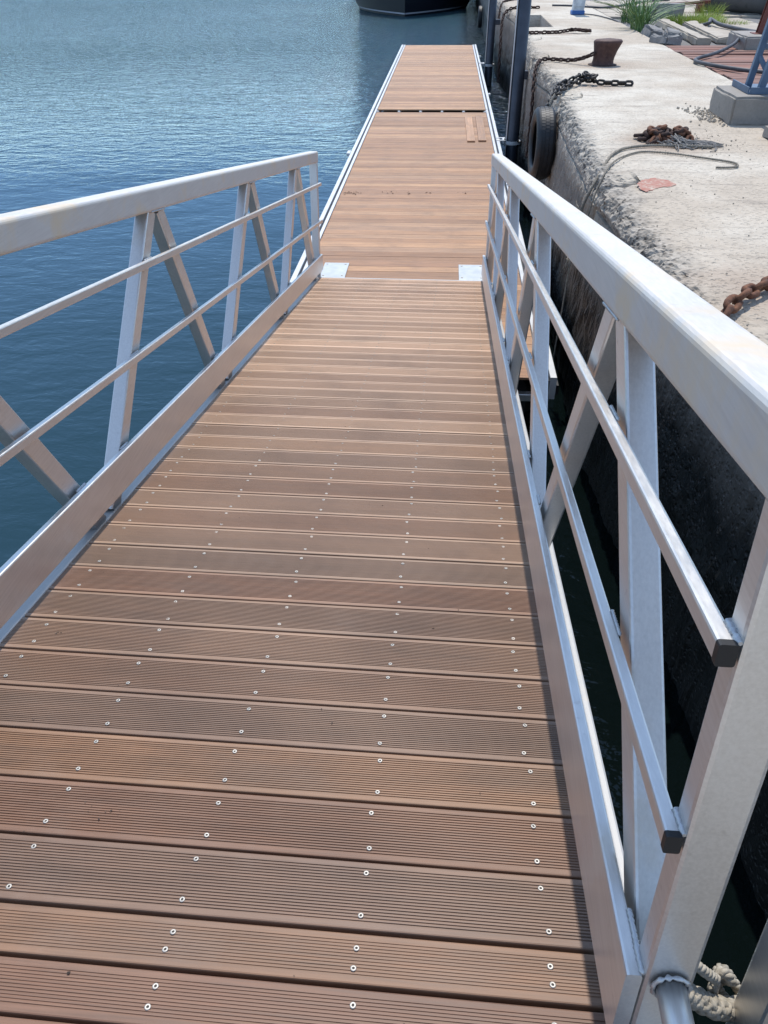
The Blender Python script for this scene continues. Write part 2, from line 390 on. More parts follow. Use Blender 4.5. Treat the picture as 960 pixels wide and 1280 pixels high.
# ------------------------------------------------------------------ water and ground
WZ = -0.5; ZQ = 1.25
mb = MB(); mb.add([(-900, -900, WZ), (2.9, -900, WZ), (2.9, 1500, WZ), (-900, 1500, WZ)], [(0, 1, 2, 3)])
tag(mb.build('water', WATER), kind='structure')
mb = MB(); mb.add([(4.72, -60, 1.19), (400, -60, 1.19), (400, 400, 1.19), (4.72, 400, 1.19)], [(0, 1, 2, 3)])
tag(mb.build('ground', ASPH), kind='structure')

# quay: top of lit edge measured along y
EDGE = [(-40, 2.70), (-6.0, 2.80), (-3.98, 2.66), (-3.35, 2.55), (-2.9, 2.51), (-2.18, 2.45), (-.74, 2.39), (.45, 2.40), (2.2, 2.42), (3.0, 2.47), (4.1, 2.52), (5.0, 2.42), (5.9, 2.40), (8.0, 2.46), (9.7, 2.54), (11.0, 2.58), (14.3, 2.62), (18, 2.45), (26, 2.35), (40, 2.25), (120, 2.25)]
def edge_x(y):
    for (y0, x0), (y1, x1) in zip(EDGE, EDGE[1:]):
        if y <= y1:
            k = (y-y0)/(y1-y0); k = k*k*(3-2*k) if y1-y0 < 6 else k
            return x0+(x1-x0)*k
    return EDGE[-1][1]
BLOCKS = [-1.05, 2.75, 6.4, 9.05, 17.0]      # vertical joints between the old blocks
def notch(y):                               # the square stair recess cut in the quay
    return 11.12 < y < 14.25
ys = []
y = -40.0
while y < 120:
    ys.append(y)
    if -4.6 < y < 6.2: y += .019
    elif -8 < y < 20: y += .06
    else: y += 2.0
for b in (11.12, 14.25): ys += [b-.002, b+.002]
ys.sort()
# profile: (offset from lit edge, z, roughness weight)
PROF = [(2.12, ZQ, 0), (1.3, ZQ, 0.02), (.8, ZQ, .05), (.55, ZQ, .08), (.42, ZQ, .12), (.32, ZQ, .18), (.24, ZQ, .28), (.18, ZQ-.001, .42), (.13, ZQ-.003, .6), (.085, ZQ-.007, .85), (.05, ZQ-.013, 1), (.02, ZQ-.024, 1.1), (-.003, ZQ-.042, 1.15), (-.02, ZQ-.065, 1.1), (-.033, ZQ-.092, .9), (-.042, ZQ-.122, .6), (-.048, ZQ-.15, .35), (-.050, 1.072, .2), (-.022, 1.064, .05), (-.022, 1.052, .05), (-.052, 1.044, .15), (-.055, 1.0, .3), (-.056, .94, .35), (-.058, .87, .35), (-.06, .80, .35), (-.06, .72, .35), (-.062, .64, .35), (-.064, .56, .4), (-.064, .48, .45), (-.066, .40, .5), (-.068, .32, .55), (-.068, .24, .6), (-.068, .14, .7), (-.068, .02, .7), (-.07, -.15, .7), (-.07, -.35, .6), (-.07, -.6, .5), (-.07, -1.6, .3)]
vs = []; fs = []
fine_ = []
for (a, b) in zip(PROF, PROF[1:]):
    fine_.append(a)
    if a[0] < .3 and b[1] > .9: fine_.append(tuple((p+q)/2 for p, q in zip(a, b)))
PROF = fine_+[PROF[-1]]
np_ = len(PROF)
for y in ys:
    ex = edge_x(y); nt = notch(y)
    jd = min(abs(y-b) for b in BLOCKS)
    jg = math.exp(-(jd/.05)**2)*.17 + math.exp(-(jd/.20)**2)*.05 - (.05 if -6 < y < -1.05 else 0)
    rnd = math.exp(-(jd/.28)**2)              # blocks are rounded at the joints
    for (o, z, wgt) in PROF:
        x = ex+o
        if o > 2.0: x = 4.66+.02*fbm(Vector((0, y*2, 3)))
        if nt and o < 1.0:
            x = max(x, 3.16+max(o, -.1)*.02)
            wgt *= .2
            if z < .30: x = ex+o
        elif z < ZQ-.0001 or o < .2:
            k = min(1, wgt*1.5)
            x += jg*k; z -= rnd*.05*k
        if wgt > 0 and -12 < y < 30:
            p = Vector((x*1.0, y, z))
            n1 = fbm(p*3.1, 4); n2 = fbm(p*11+Vector((9, 3, 1)), 3); n3 = noise.noise(p*26)
            d = wgt*(n1*.030+n2*.026+n3*.016+abs(noise.noise(p*17))*.018)
            if wgt > .25 and y < 8:
                vd = noise.voronoi(p*13)[0]; d += wgt*(min(.5, vd[1]-vd[0])*.030-.008)
                vd = noise.voronoi(p*5.5)[0]; d += wgt*(min(.35, vd[1]-vd[0])*.045-.007)
            nx, nz = (-1, 0) if z < ZQ-.14 else ((-.6, .5) if z < ZQ-.010 else (0, 1))
            if nz == 1: d = min(d, .004)*.55
            x += nx*d; z += nz*d
        vs.append((x, y, z))
for i in range(len(ys)-1):
    for j in range(np_-1):
        a = i*np_+j; fs.append((a, a+1, a+np_+1, a+np_))
mb = MB(); mb.add(vs, fs, False)
quay = mb.build('quay', QUAY); tag(quay, kind='structure')
mb = MB(); mb.box((-14, -60, -1.6), (2.55, -7.30, 1.215), .03); tag(mb.build('landing', SLAB), kind='structure')
# painted mark on the quay
PMK = [(2.586, -1.237), (2.626, -1.145), (2.685, -1.073), (2.748, -1.047), (2.805, -1.079), (2.845, -1.134), (2.877, -1.223), (2.819, -1.28), (2.755, -1.295), (2.685, -1.363), (2.617, -1.429), (2.584, -1.368)]
mb = MB(); pts = []
for k in range(len(PMK)):
    a, b = Vector((*PMK[k], 0)), Vector((*PMK[(k+1) % len(PMK)], 0))
    for q in range(7):
        p = a.lerp(b, q/7); p = p+Vector((fbm(Vector((p.x*22, p.y*22, 1))), fbm(Vector((p.x*22, p.y*22, 7))), 0))*.022
        pts.append((p.x, p.y, ZQ+.0035))
mb.add(pts, [tuple(range(len(pts)))]); tag(mb.build('paint_mark', REDP), 'faded red paint patch on the quay edge above the broken arris', 'paint mark')

# ================================================================== GANGWAY
TH = 0.1715; GW = 1.596
gang = thing('gangway', 'long aluminium gangway with brown grooved timber deck sloping down to the pontoon', 'gangway', (0, 0, .06), (-TH, 0, 0))
# local frame: x across, y = -distance up from the foot, z normal to the deck
def plank_mesh(name, length, w=.1435, th=.021, ng=17, margin=.0125, depth=.0016):
    pr = [(-w/2, -th), (-w/2, -.003), (-w/2+.0009, -.0009), (-w/2+.003, 0)]
    pitch = (w-2*margin)/ng
    for k in range(ng):
        c = -w/2+margin+pitch*(k+.5)
        pr += [(c-pitch*.30, 0), (c-pitch*.17, -depth), (c+pitch*.17, -depth), (c+pitch*.30, 0)]
    pr += [(w/2-.003, 0), (w/2-.0009, -.0009), (w/2, -.003), (w/2, -th)]
    n = len(pr); b = MB()
    v = [(-length/2, a, z) for a, z in pr]+[(length/2, a, z) for a, z in pr]
    f = [(i, i+1, n+i+1, n+i) for i in range(n-1)]+[(n-1, 0, n, 2*n-1)]
    f += [tuple(range(n-1, -1, -1)), tuple(range(n, 2*n))]
    b.add(v, f); return b.mesh(name)
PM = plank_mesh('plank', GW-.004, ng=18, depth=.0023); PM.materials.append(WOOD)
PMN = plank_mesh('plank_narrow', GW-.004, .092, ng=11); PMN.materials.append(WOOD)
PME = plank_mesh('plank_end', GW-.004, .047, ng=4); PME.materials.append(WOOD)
S0 = 5.603
rows = []
k = -37
while k <= 5:
    rows.append((S0+.15*(k+.5), PM)); k += 1
rows.insert(0, (.0265, PME))
rows.append((6.503+.051, PMN)); rows.append((6.603+.051, PMN)); rows.append((6.703+.075, PM)); rows.append((6.853+.075, PM)); rows.append((7.003+.075, PM))
rnd = random.Random(3)
# screws
sm = MB(); ring = []
sm.lathe([(.0058, -.001), (.0058, .0003), (.0048, .0010), (.0027, .0008), (.0024, .0006)], seg=12, smooth=True)
SM = sm.mesh('screw'); SM.materials.append(SCREW); SM.materials.append(SOCKET)
b0 = len(SM.vertices)
smb = MB(); smb.v = [tuple(v.co) for v in SM.vertices]; smb.f = [tuple(p.vertices) for p in SM.polygons]; smb.sm = [True]*len(smb.f)
nb = len(smb.f); smb.add([(.0024*math.cos(i*math.pi/3), .0024*math.sin(i*math.pi/3), .0003) for i in range(6)], [tuple(range(6))])
SM = smb.mesh('screw'); SM.materials.append(SCREW); SM.materials.append(SOCKET); SM.polygons[nb].material_index = 1
screws = []
for s, me in rows:
    o = obj('plank', me, None, gang, (GW/2+rnd.uniform(-.002, .002), -s, rnd.uniform(-.0012, .0012)), (rnd.uniform(-.003, .003), 0, rnd.uniform(-.0007, .0007)))
    if me is PME: offs = (0,)
    elif me is PMN: offs = (-.019, .019)
    else: offs = (-.044, .044)
    for q in range(5):
        for dy in offs:
            screws.append((.09+.3535*q+rnd.uniform(-.006, .006), -s+dy+rnd.uniform(-.004, .004), .0004))
screws.sort(key=lambda p: p[1])
NEAR = [p for p in screws if p[1] < -4.3]
for p in NEAR:
    obj('screw', SM, None, gang, p, (rnd.uniform(-.1, .1), rnd.uniform(-.1, .1), 0))
mb = MB()
for p in screws[len(NEAR):]:
    mb.lathe([(.0052, -.001), (.0052, .0003), (.0001, .0005)], p, seg=8, smooth=True)
t = NT('dull_screw_steel'); t.set(Base_Color=(.36, .31, .255), Metallic=.4, Roughness=.6)
tag(mb.build('screw_rows', t.m, gang), kind='stuff')
# frame under the deck
mb = MB()
for s in [.06+.55*i for i in range(14)]: mb.bar((.0, -s, -.055), (GW, -s, -.055), .05, .066, r=.004)
mb.build('joist', ALU, gang)
mb = MB(); mb.sweep([(-.02, 0), (-.02, .004), (.001, .006), (.004, .003), (.004, -.02)], (0.01, .006, -.004), (GW-.01, .006, -.004)); mb.build('edge_trim', WHITE, gang)
TOPS = [.78, 2.34, 4.02, 5.77]; BOTS = [-.02, 1.57, 3.25, 4.92, 6.80]
SE = 6.685                       # upper end of the trusses
def truss(side):
    # side = +1 right, -1 left: mirror about the deck centre
    X = (lambda x: x) if side > 0 else (lambda x: GW-x)
    E0 = 0.0 if side > 0 else -.15      # the left truss runs a little past the foot
    def xb(b, x0, x1, n0, n1, s0, s1, r=.005, seg=2):
        xa = (X(x0)+X(x1))/2
        return b.bar((xa, -s0, (n0+n1)/2), (xa, -s1, (n0+n1)/2), abs(x1-x0), n1-n0, (0, 0, 1), r, seg)
    # handrail: rectangular tube with softly rounded corners
    b = MB(); xb(b, 1.597, 1.684, 1.012, 1.108, E0, SE, .014, 4); hr = b.build('handrail', ALU_TOP, gang)
    for p in hr.data.polygons: p.use_smooth = False
    # two mid rails and the kick board
    for n0, n1 in (((.826, .855), (.514, .544)) if side > 0 else ((.812, .841), (.484, .514))):
        b = MB(); xb(b, 1.577, 1.5985, n0, n1, E0-.03, SE-.012, .004); mr = b.build('mid_rail', ALU, gang)
        b = MB(); xb(b, 1.5765, 1.5988, n0-.0007, n1+.0007, SE-.0115, SE-.001, .003); b.build('end_cap', BLACK, gang)
        # cap at the foot
        b = MB(); xb(b, 1.578, 1.598, n0+.001, n1-.001, E0-.042, E0-.0305, .003); b.build('end_cap', ALU, gang)
    KT = .236 if side > 0 else .203
    b = MB(); xb(b, 1.575, 1.5995, .052 if side > 0 else .056, KT, E0*.5-.04, SE-.004, .005); b.build('kick_board', ALU, gang)
    # bottom chord beside the deck
    b = MB(); xb(b, 1.603, 1.692, -.125, -.012, -.02, 7.15, .006); b.build('bottom_chord', CHORD, gang)
    # braces: square tube zigzag between chord and handrail
    def brace(sa, na, sb, nb_):
        b = MB(); xa = X(1.641)
        A = Vector((xa, -sa, na)); B = Vector((xa, -sb, nb_))
        d = (B-A).normalized(); upv = Vector((1, 0, 0)).cross(d)
        b.bar(A, B, .058, .076, upv, .006, 2)
        return b.build('brace', ALU, gang)
    for i, tp in enumerate(TOPS):
        brace(BOTS[i+1]-.055, -.02, tp+.045, 1.016)         # leans away from the viewer (bottom nearer)
        brace(BOTS[i]+.06, -.02, tp-.045, 1.016)
    # end posts
    for s in (E0+.03, SE-.026):
        b = MB(); b.bar((X(1.6385), -s, -.02), (X(1.6385), -s, 1.015), .074, .046, (0, 1, 0), .007, 2); b.build('post', ALU, gang)
    # weld beads
    wr = random.Random(5 if side > 0 else 6)
    def weld(p0, p1, r=.005, n=11):
        p0 = Vector(p0); p1 = Vector(p1); L = (p1-p0).length; n = max(5, int(L/.004))
        pts = [p0.lerp(p1, i/(n-1)) for i in range(n)]
        rr = [r*(.8+.3*(i % 2)+wr.uniform(-.12, .12))*(1 if 0 < i < n-1 else .4) for i in range(n)]
        MB().tube(pts, rr, 7).build('weld', WELD, gang)
    for n1 in ((.855, .544) if side > 0 else (.841, .514)):
        weld((X(1.6005), -(SE-.050), n1-.0005), (X(1.6005), -(SE-.006), n1-.0005), .0062)
        for i in range(4):
            weld((X(1.600), -(TOPS[i]+.045+(1.02-n1)*.85-.04), n1), (X(1.600), -(TOPS[i]+.045+(1.02-n1)*.85+.04), n1), .0036)
    weld((X(1.600), -(SE-.060), KT), (X(1.600), -(SE-.006), KT), .0062)
    for i in range(5):
        for dd in (-.06, .06):
            s = BOTS[i]+dd*3.2
            if 0 < s < SE: weld((X(1.600), -s-.035, KT), (X(1.600), -s+.035, KT), .0050)
    for s in TOPS: weld((X(1.603), -s-.08, 1.0115), (X(1.603), -s+.08, 1.0115), .004)
    return X
truss(1); truss(-1)
# round hinge tube welded to the near face of the right end post
b = MB(); b.tube([(1.640, -SE-.001, .225), (1.643, -SE-.09, .203), (1.650, -SE-.24, .160), (1.66, -SE-.42, .10)], .0225, 16); b.build('hinge_tube', ALU, gang)
mb = MB(); pts = []
for k in range(30):
    a = 2*math.pi*k/30; pts.append((1.640+.0262*math.cos(a), -SE-.004, .225+.0262*math.sin(a)))
mb.tube(pts, [.0036*(.7+.5*(i % 2)+.35*math.sin(i*2.3)) for i in range(30)], 7, closed=True); mb.build('weld', WELD, gang)

mb = MB(); rg = random.Random(21)
for i in range(70):
    x, y = rg.uniform(.05, 1.5), -rg.uniform(.3, 6.9)
    if i < 8: x, y = rg.gauss(.55, .04), rg.gauss(-6.27, .02)
    r = rg.uniform(.0015, .005); a = rg.uniform(0, 6)
    mb.add([(x+r*math.cos(a), y+r*math.sin(a), .001), (x+r*.5*math.cos(a+1.8), y+r*.5*math.sin(a+1.8), .003), (x-r*math.cos(a), y-r*math.sin(a), .001), (x-r*.5*math.cos(a+1.8), y-r*.5*math.sin(a+1.8), .003)], [(0, 1, 2, 3)])
t = NT('deck_grit'); t.set(Base_Color=(.06, .045, .035), Roughness=.9); tag(mb.build('grit', t.m, gang), kind='stuff')
# ================================================================== PONTOON (two linked floats)
XL, XR, YJ, YF, YN = -.303, 2.097, 9.487, 21.11, -1.90
PROT = .0141
def pontoon(label, y0, y1, joint_gap, brackets):
    t = thing('floating_pontoon', label, 'pontoon', (0, 0, 0), (0, 0, PROT), 'linked pontoon sections')
    n = 0; y = y0+.02
    while y+.15 < y1-joint_gap+.001:
        obj('plank', PPM, None, t, ((XL+XR)/2+rnd.uniform(-.002, .002), y+.075, rnd.uniform(-.0015, .0015)), (rnd.uniform(-.004, .004), 0, 0)); y += .15
    yend = y
    for sd_ in (-1, 1):
        xo = XL if sd_ < 0 else XR
        f = lambda d: xo-sd_*d
        def xb(nm, d0, d1, z0, z1, mat, r=.005):
            b = MB(); b.bar(((f(d0)+f(d1))/2, y0, (z0+z1)/2), ((f(d0)+f(d1))/2, y1-.02, (z0+z1)/2), abs(d1-d0), z1-z0, (0, 0, 1), r); b.build(nm, mat, t)
        xb('edge_rail', 0, .052, -.17, .016, WHITE)
        xb('rail_slot', .053, .078, -.12, -.012, BLACK)
        xb('edge_rail', .079, .118, -.12, .012, WHITE)
        xb('fender_strip', -.022, -.001, -.13, -.05, BLACK, .004)
    b = MB()
    for i in range(5):
        a = y0+.35+i*(y1-y0-.7)/5; c = a+(y1-y0-.7)/5-.35
        b.box((XL+.12, a, -.85), (XR-.12, c, -.20), .05)
    b.build('float', FLOATM, t)
    b = MB()
    for i in range(6): 
        xx = XL+.13+i*(XR-XL-.26)/5
        b.bar((xx, y0+.01, -.075), (xx, y1-.03, -.075), .05, .10, r=.004)
    b.build('joist', WHITE, t)
    for ye in (y0+.01, y1-.03):
        b = MB(); b.bar((XL+.055, ye, -.155), (XR-.055, ye, -.155), .06, .06, r=.005); b.build('cross_beam', ALU, t)
    for by in brackets:
        b = MB()
        b.box((XR+.001, by-.14, -.10), (XR+.012, by+.14, .012), .003)
        b.bar((XR-.05, by-.10, .022), (XR+.10, by-.10, .022), .035, .012, r=.003)
        b.bar((XR-.05, by+.10, .022), (XR+.10, by+.10, .022), .035, .012, r=.003)
        b.box((XR+.05, by-.11, -.03), (XR+.085, by+.11, .03), .004)
        b.build('pile_bracket', WHITE, t)
        b = MB(); b.lathe([(.118, -.035), (.150, -.035), (.150, .018), (.118, .018)], (XR+.215, by, -.01), 28, smooth=False, closed=True); b.build('pile_ring', WHITE, t)
        for k in range(4):
            a = k*math.pi/2+.6
            b = MB(); b.tube([(XR+.215+.155*math.cos(a), by+.155*math.sin(a), .005), (XR+.215+.155*math.cos(a), by+.155*math.sin(a), .04)], .018, 8); b.build('roller', BLACK, t)
    return t
PPM = plank_mesh('pontoon_plank', XR-XL-.25, .1445, .021, 9, .012, .0012); PPM.materials.append(PWOOD)
pn = pontoon('nearer timber decked pontoon section under the gangway foot, two loose boards on it', YN, YJ, .14, (6.65,))
pf = pontoon('farther timber decked pontoon section beyond the dark gap, reaching towards the moored boat', YJ+.02, YF, 0, (16.4,))
# pale joist ends seen in the open joint, side cleats
for px in (0, 1, 2, 3, 4, 5):
    xx = XL+.13+px*(XR-XL-.26)/5
    b = MB(); b.box((xx-.022, YJ-.135, -.024), (xx+.022, YJ-.085, -.004), .003); b.build('joist_end', WHITE, pn)
b = MB(); b.box((XL-.06, 5.55, -.03), (XL-.002, 5.75, .02), .006); b.build('cleat', WHITE, pn)
b = MB(); b.box((XR+.002, 11.3, -.03), (XR+.05, 11.42, .02), .006); b.build('cleat', WHITE, pf)
b = MB(); b.box((XR+.002, 18.0, -.03), (XR+.05, 18.12, .02), .006); b.build('cleat', WHITE, pf)
# wear plates screwed to the pontoon under the gangway foot
for x0, x1 in ((-.03, .225), (1.362, 1.62)):
    b = MB(); b.box((x0+.004, -.30, .0035), (x1+.004, .575, .0095), .0015); wp = b.build('wear_plate', PLATE, pn)
    for bx, by in ((x0+.035, .53), (x1-.03, .53), (x0+.035, .20), (x1-.03, .20)):
        MB().lathe([(.011, .0095), (.011, .012), (.007, .0145), (.0001, .015)], (bx, by, 0), 10).build('bolt', SCREW, wp)
# loose boards
for i, (x, y, a, lab) in enumerate(((1.405, 7.62, .004, 'loose short decking board on the pontoon, left one of the pair'), (1.60, 7.66, -.004, 'loose short decking board on the pontoon, right one nearest the pile'))):
    t = tag(obj('loose_board', LBM if i else plank_mesh('loose_board', 2.2, .13, .024, 9, .012, .0012), PWOOD), lab, 'board', 'loose boards lying on the pontoon')
    LBM = t.data
    t.location = (x+.107, y, .0255); t.rotation_euler = (0, 0, math.pi/2+a+PROT)
# leaf litter on the pontoon deck
mb = MB()
for k in range(46):
    if k < 26: x, y = rnd.gauss(-.06, .075), rnd.gauss(3.30, .05)
    else: x, y = rnd.choice((.35, .42, .95, 1.25, 1.4, .7))+rnd.gauss(0, .05), rnd.gauss(3.34, .03)
    a = rnd.uniform(0, 6); r = rnd.uniform(.008, .022)
    mb.add([(x+r*math.cos(a), y+r*math.sin(a), .004), (x+.4*r*math.cos(a+1.6), y+.4*r*math.sin(a+1.6), .010), (x-r*math.cos(a), y-r*math.sin(a), .004), (x-.4*r*math.cos(a+1.6), y-.4*r*math.sin(a+1.6), .012)], [(0, 1, 2, 3)])
t = NT('dry_leaf'); t.set(Base_Color=(.10, .055, .03), Roughness=.9)
tag(mb.build('leaf_litter', t.m), 'scattered dry leaf crumbs on the pontoon deck', 'leaf litter', kind='stuff')

# ================================================================== PILES
def pile(x, y, lab, h=4.6):
    t = thing('mooring_pile', lab, 'mooring pile', (x, y, 0), group='steel guide piles beside the quay')
    MB().lathe([(.101, -3), (.101, h), (.09, h+.01), (.001, h+.02)], seg=32).build('tube', PILE, t)
    b = MB(); b.bar((-.108, -.03, -2.5), (-.108, -.03, h-.1), .016, .05, (0, 1, 0), .003); b.build('guide_strip', WHITE, t)
    b = MB()
    for z in (.9, 2.2): b.box((.085, -.05, z), (.22, .05, z+.12), .006)
    b.build('wall_bracket', PILE, t)
pile(2.222, 6.65, 'dark steel pile rising from the nearer white bracket by the pair of loose boards')
pile(2.09, 16.4, 'dark steel pile rising from the farther white bracket near the pontoon end')

# ================================================================== CHAINS
_lm = {}
def link_mesh(L, Wd, r, mat):
    k = (L, Wd, r, mat.name)
    if k in _lm: return _lm[k]
    pts = []; a = L/2-Wd/2
    for i in range(7):
        q = -math.pi/2+math.pi*i/6; pts.append((a+(Wd/2-r)*math.cos(q), (Wd/2-r)*math.sin(q), 0))
    for i in range(7):
        q = math.pi/2+math.pi*i/6; pts.append((-a+(Wd/2-r)*math.cos(q), (Wd/2-r)*math.sin(q), 0))
    m = MB().tube(pts, r, 6, closed=True).mesh('link'); m.materials.append(mat); _lm[k] = m; return m
def chain(path, L, r, mat, lab, group=None, jitter=.15, seed=1, rest=True, parent=None):
    rg = random.Random(seed)
    P = smooth_path(path, 10); d = [0]
    for a, b in zip(P, P[1:]): d.append(d[-1]+(b-a).length)
    step = L-2*r*1.05
    def at(s):
        for i in range(1, len(P)):
            if d[i] >= s: return P[i-1].lerp(P[i], (s-d[i-1])/max(1e-6, d[i]-d[i-1]))
        return P[-1]
    root = parent or thing('chain', lab, 'chain', P[0], group=group)
    me = link_mesh(L, L*.66, r, mat); s = 0; i = 0
    while s+step < d[-1]:
        a = at(s); b = at(s+step); t = (b-a).normalized()
        up = Vector((0, 0, 1)) if abs(t.z) < .85 else Vector((1, 0, 0))
        y = up.cross(t).normalized(); z = t.cross(y)
        roll = (.55 if i % 2 else .55+math.pi/2)+rg.uniform(-jitter, jitter)
        M = Matrix((t, y, z)).transposed() @ Matrix.Rotation(roll, 3, 'X')
        o = obj('link', me, None, root, (a+b)/2-root.location); o.rotation_euler = M.to_euler()
        s += step; i += 1
    return root
Z = ZQ
# big rusty chain lying over the edge nearest the viewer
chain([(2.43, -3.85, Z-.30), (2.47, -3.74, Z-.10), (2.55, -3.62, Z+.015), (2.66, -3.48, Z+.05), (2.80, -3.33, Z+.045), (2.98, -3.18, Z+.04), (3.25, -3.0, Z+.04), (3.6, -2.9, Z+.04)], .128, .0165, RUST, 'big rusty chain draped over the quay edge beside the right handrail', 'chains on the quay', seed=2)
# blackened chain that carries the tyre
chain([(3.36, 3.35, Z+.03), (3.15, 3.36, Z+.035), (2.98, 3.40, Z+.035), (2.86, 3.46, Z+.06), (2.72, 3.36, Z+.05), (2.58, 3.20, Z+.035), (2.46, 2.95, Z+.0), (2.36, 2.72, Z-.04), (2.29, 2.52, Z-.08)], .115, .0155, CHAINB, 'blackened chain on the quay holding up the nearer hanging tyre', 'chains on the quay', seed=3)
chain([(2.93, 3.44, Z+.04), (2.86, 3.52, Z+.10), (2.78, 3.44, Z+.12), (2.84, 3.36, Z+.09), (2.94, 3.42, Z+.11), (2.80, 3.52, Z+.06), (2.72, 3.40, Z+.11), (2.62, 3.36, Z+.06), (2.52, 3.2, Z+.06), (2.42, 2.95, Z+.05), (2.36, 2.7, Z-.0)], .105, .0145, CHAINB, 'heaped loop of blackened chain on the arris above the nearer tyre', 'chains on the quay', .9, seed=4)
# chain on the bollard
chain([(3.15, 5.22, Z+.15), (3.02, 5.28, Z+.09), (2.86, 5.42, Z+.045), (2.64, 5.62, Z+.035), (2.47, 5.62, Z+.03), (2.37, 5.3, Z-.02), (2.33, 5.0, Z-.18), (2.325, 4.8, Z-.5), (2.32, 4.75, Z-1.1)], .095, .0145, RUSTD, 'dark rusty chain running from the iron bollard over the quay edge', 'chains on the quay', seed=5)
# chain with a ring beyond the bollard
chain([(2.5, 9.62, Z+.03), (2.8, 9.66, Z+.03), (3.1, 9.74, Z+.03), (3.3, 9.80, Z+.05), (3.42, 9.92, Z+.05), (3.52, 9.80, Z+.06), (3.64, 9.86, Z+.04), (3.72, 9.74, Z+.05), (3.5, 9.72, Z+.06), (3.36, 9.88, Z+.07)], .11, .015, RUSTD, 'dark chain lying flat on the quay between the bollard and the square recess', 'chains on the quay', .3, seed=6)
chain([(3.28, 16.25, Z+.03), (3.0, 16.3, Z+.03), (2.66, 16.2, Z+.03), (2.45, 16.0, Z-.02), (2.33, 15.7, Z-.20), (2.30, 15.2, Z-.7), (2.30, 14.9, Z-1.5)], .13, .018, RUSTD, 'dark chain hanging over the edge just beyond the square recess', 'chains on the quay', seed=7)
chain([(3.35, 20.6, Z+.03), (3.0, 20.1, Z+.03), (2.6, 19.3, Z+.02), (2.42, 18.8, Z-.06), (2.34, 18.3, Z-.4)], .14, .019, RUSTD, 'farthest dark chain on the quay, at the top edge of the view', 'chains on the quay', seed=8)
# rusty chain heap with frayed net rope
ch = thing('chain', 'heap of rusty chain tangled with grey frayed rope on the quay', 'chain heap', (3.08, .22, Z), group='chains on the quay')
rg = random.Random(11); me = link_mesh(.118, .08, .017, RUST); me2 = link_mesh(.118, .08, .017, RUSTD)
for i in range(64):
    a = rg.uniform(0, 6.28); rr = abs(rg.gauss(0, .5)); rr = min(rr, 1)
    x = .19*rr*math.cos(a)+(-.05 if i % 3 else .13); y = .14*rr*math.sin(a)+.05
    z = .02+(1-rr)*rg.uniform(.0, .095)
    o = obj('link', me if rg.random() < .45 else me2, None, ch, (x, y, z)); o.rotation_euler = (rg.uniform(-.9, .9), rg.uniform(-.7, .7), rg.uniform(0, 6.28))
mb = MB()
for i in range(130):
    x0, y0 = rg.gauss(.13, .09), rg.gauss(-.07, .055); a = rg.gauss(-.35, .7); L = rg.uniform(.08, .22)
    zz = max(.006, .07*math.exp(-((x0-.05)/.13)**2)*rg.random())
    p = [(x0+L*k*math.cos(a+.5*math.sin(k*4+i)), y0+L*k*math.sin(a+.5*math.sin(k*4+i)), max(.005, zz*(1-k)+.010*abs(math.sin(i+k*7)))) for k in (0, .25, .5, .75, 1)]
    mb.tube(p, rg.uniform(.0035, .007), 5)
tag(mb.build('frayed_rope', NETG, ch), kind='stuff')

# ================================================================== ROPES
def strand_rope(pts, R, mat, name, parent=None, strands=3, lay=.09, seg=6, n=12, braid=False):
    P = smooth_path(pts, n); d = 0; mb = MB(); frames = []
    up = None
    for i, p in enumerate(P):
        t = (P[min(i+1, len(P)-1)]-P[max(i-1, 0)]).normalized()
        if up is None: up = Vector((0, 0, 1)) if abs(t.z) < .9 else Vector((1, 0, 0))
        a = t.cross(up).normalized(); up = a.cross(t).normalized()
        if i: d += (P[i]-P[i-1]).length
        frames.append((p, a, up, d))
    if braid:
        for sg in (-1, 1):
            for k in range(5):
                q = [p+(a*math.cos(sg*2*math.pi*(k/5+.1*sg+sg*0+dd/lay))+u*math.sin(sg*2*math.pi*(k/5+.1*sg+dd/lay)))*R*(.70+.07*math.sin(10*math.pi*dd/lay+sg*1.57+k)) for p, a, u, dd in frames]
                mb.tube(q, R*.36, seg)
        return mb.build(name, mat, parent)
    for k in range(strands):
        q = [p+(a*math.cos(2*math.pi*(k/strands+dd/lay))+u*math.sin(2*math.pi*(k/strands+dd/lay)))*R*.52 for p, a, u, dd in frames]
        mb.tube(q, R*.56, seg)
    return mb.build(name, mat, parent)
rt = thing('rope', 'brown rope curving across the quay past the chain heap, frayed over the edge', 'rope', (2.5, -.4, Z), group='ropes on the quay')
def rel(pts, o): return [Vector(p)-o.location for p in pts]
strand_rope(rel([(3.42, -.04, Z+.016), (3.2, -.02, Z+.016), (2.95, .0, Z+.016), (2.72, -.10, Z+.018), (2.56, -.32, Z+.014), (2.45, -.60, Z-.015), (2.36, -.80, Z-.10), (2.29, -.86, Z-.25), (2.27, -.88, Z-.40)], rt), .013, ROPEG, 'strand', rt, lay=.06)
mb = MB(); rg = random.Random(4)
for c in ((2.255, -.90, Z-.33), (2.25, -.95, Z-.62)):
    for i in range(26):
        a = rg.uniform(0, 6.28); L = rg.uniform(.03, .10)
        p0 = Vector((c[0]-.012, c[1], c[2]))+Vector((rg.gauss(0, .012), rg.gauss(0, .025), rg.gauss(0, .025)))
        dr = Vector((-abs(rg.gauss(.25, .3)), math.cos(a), math.sin(a)-.5)).normalized()
        mb.tube([p0, p0+dr*L*.5+Vector((0, 0, .008)), p0+dr*L], [.0045, .004, .002], 5)
mb2 = MB(); mb2.v = [tuple(Vector(v)-rt.location) for v in mb.v]; mb2.f = mb.f; mb2.sm = mb.sm
tag(mb2.build('frayed_end', ROPEW, rt), kind='stuff')
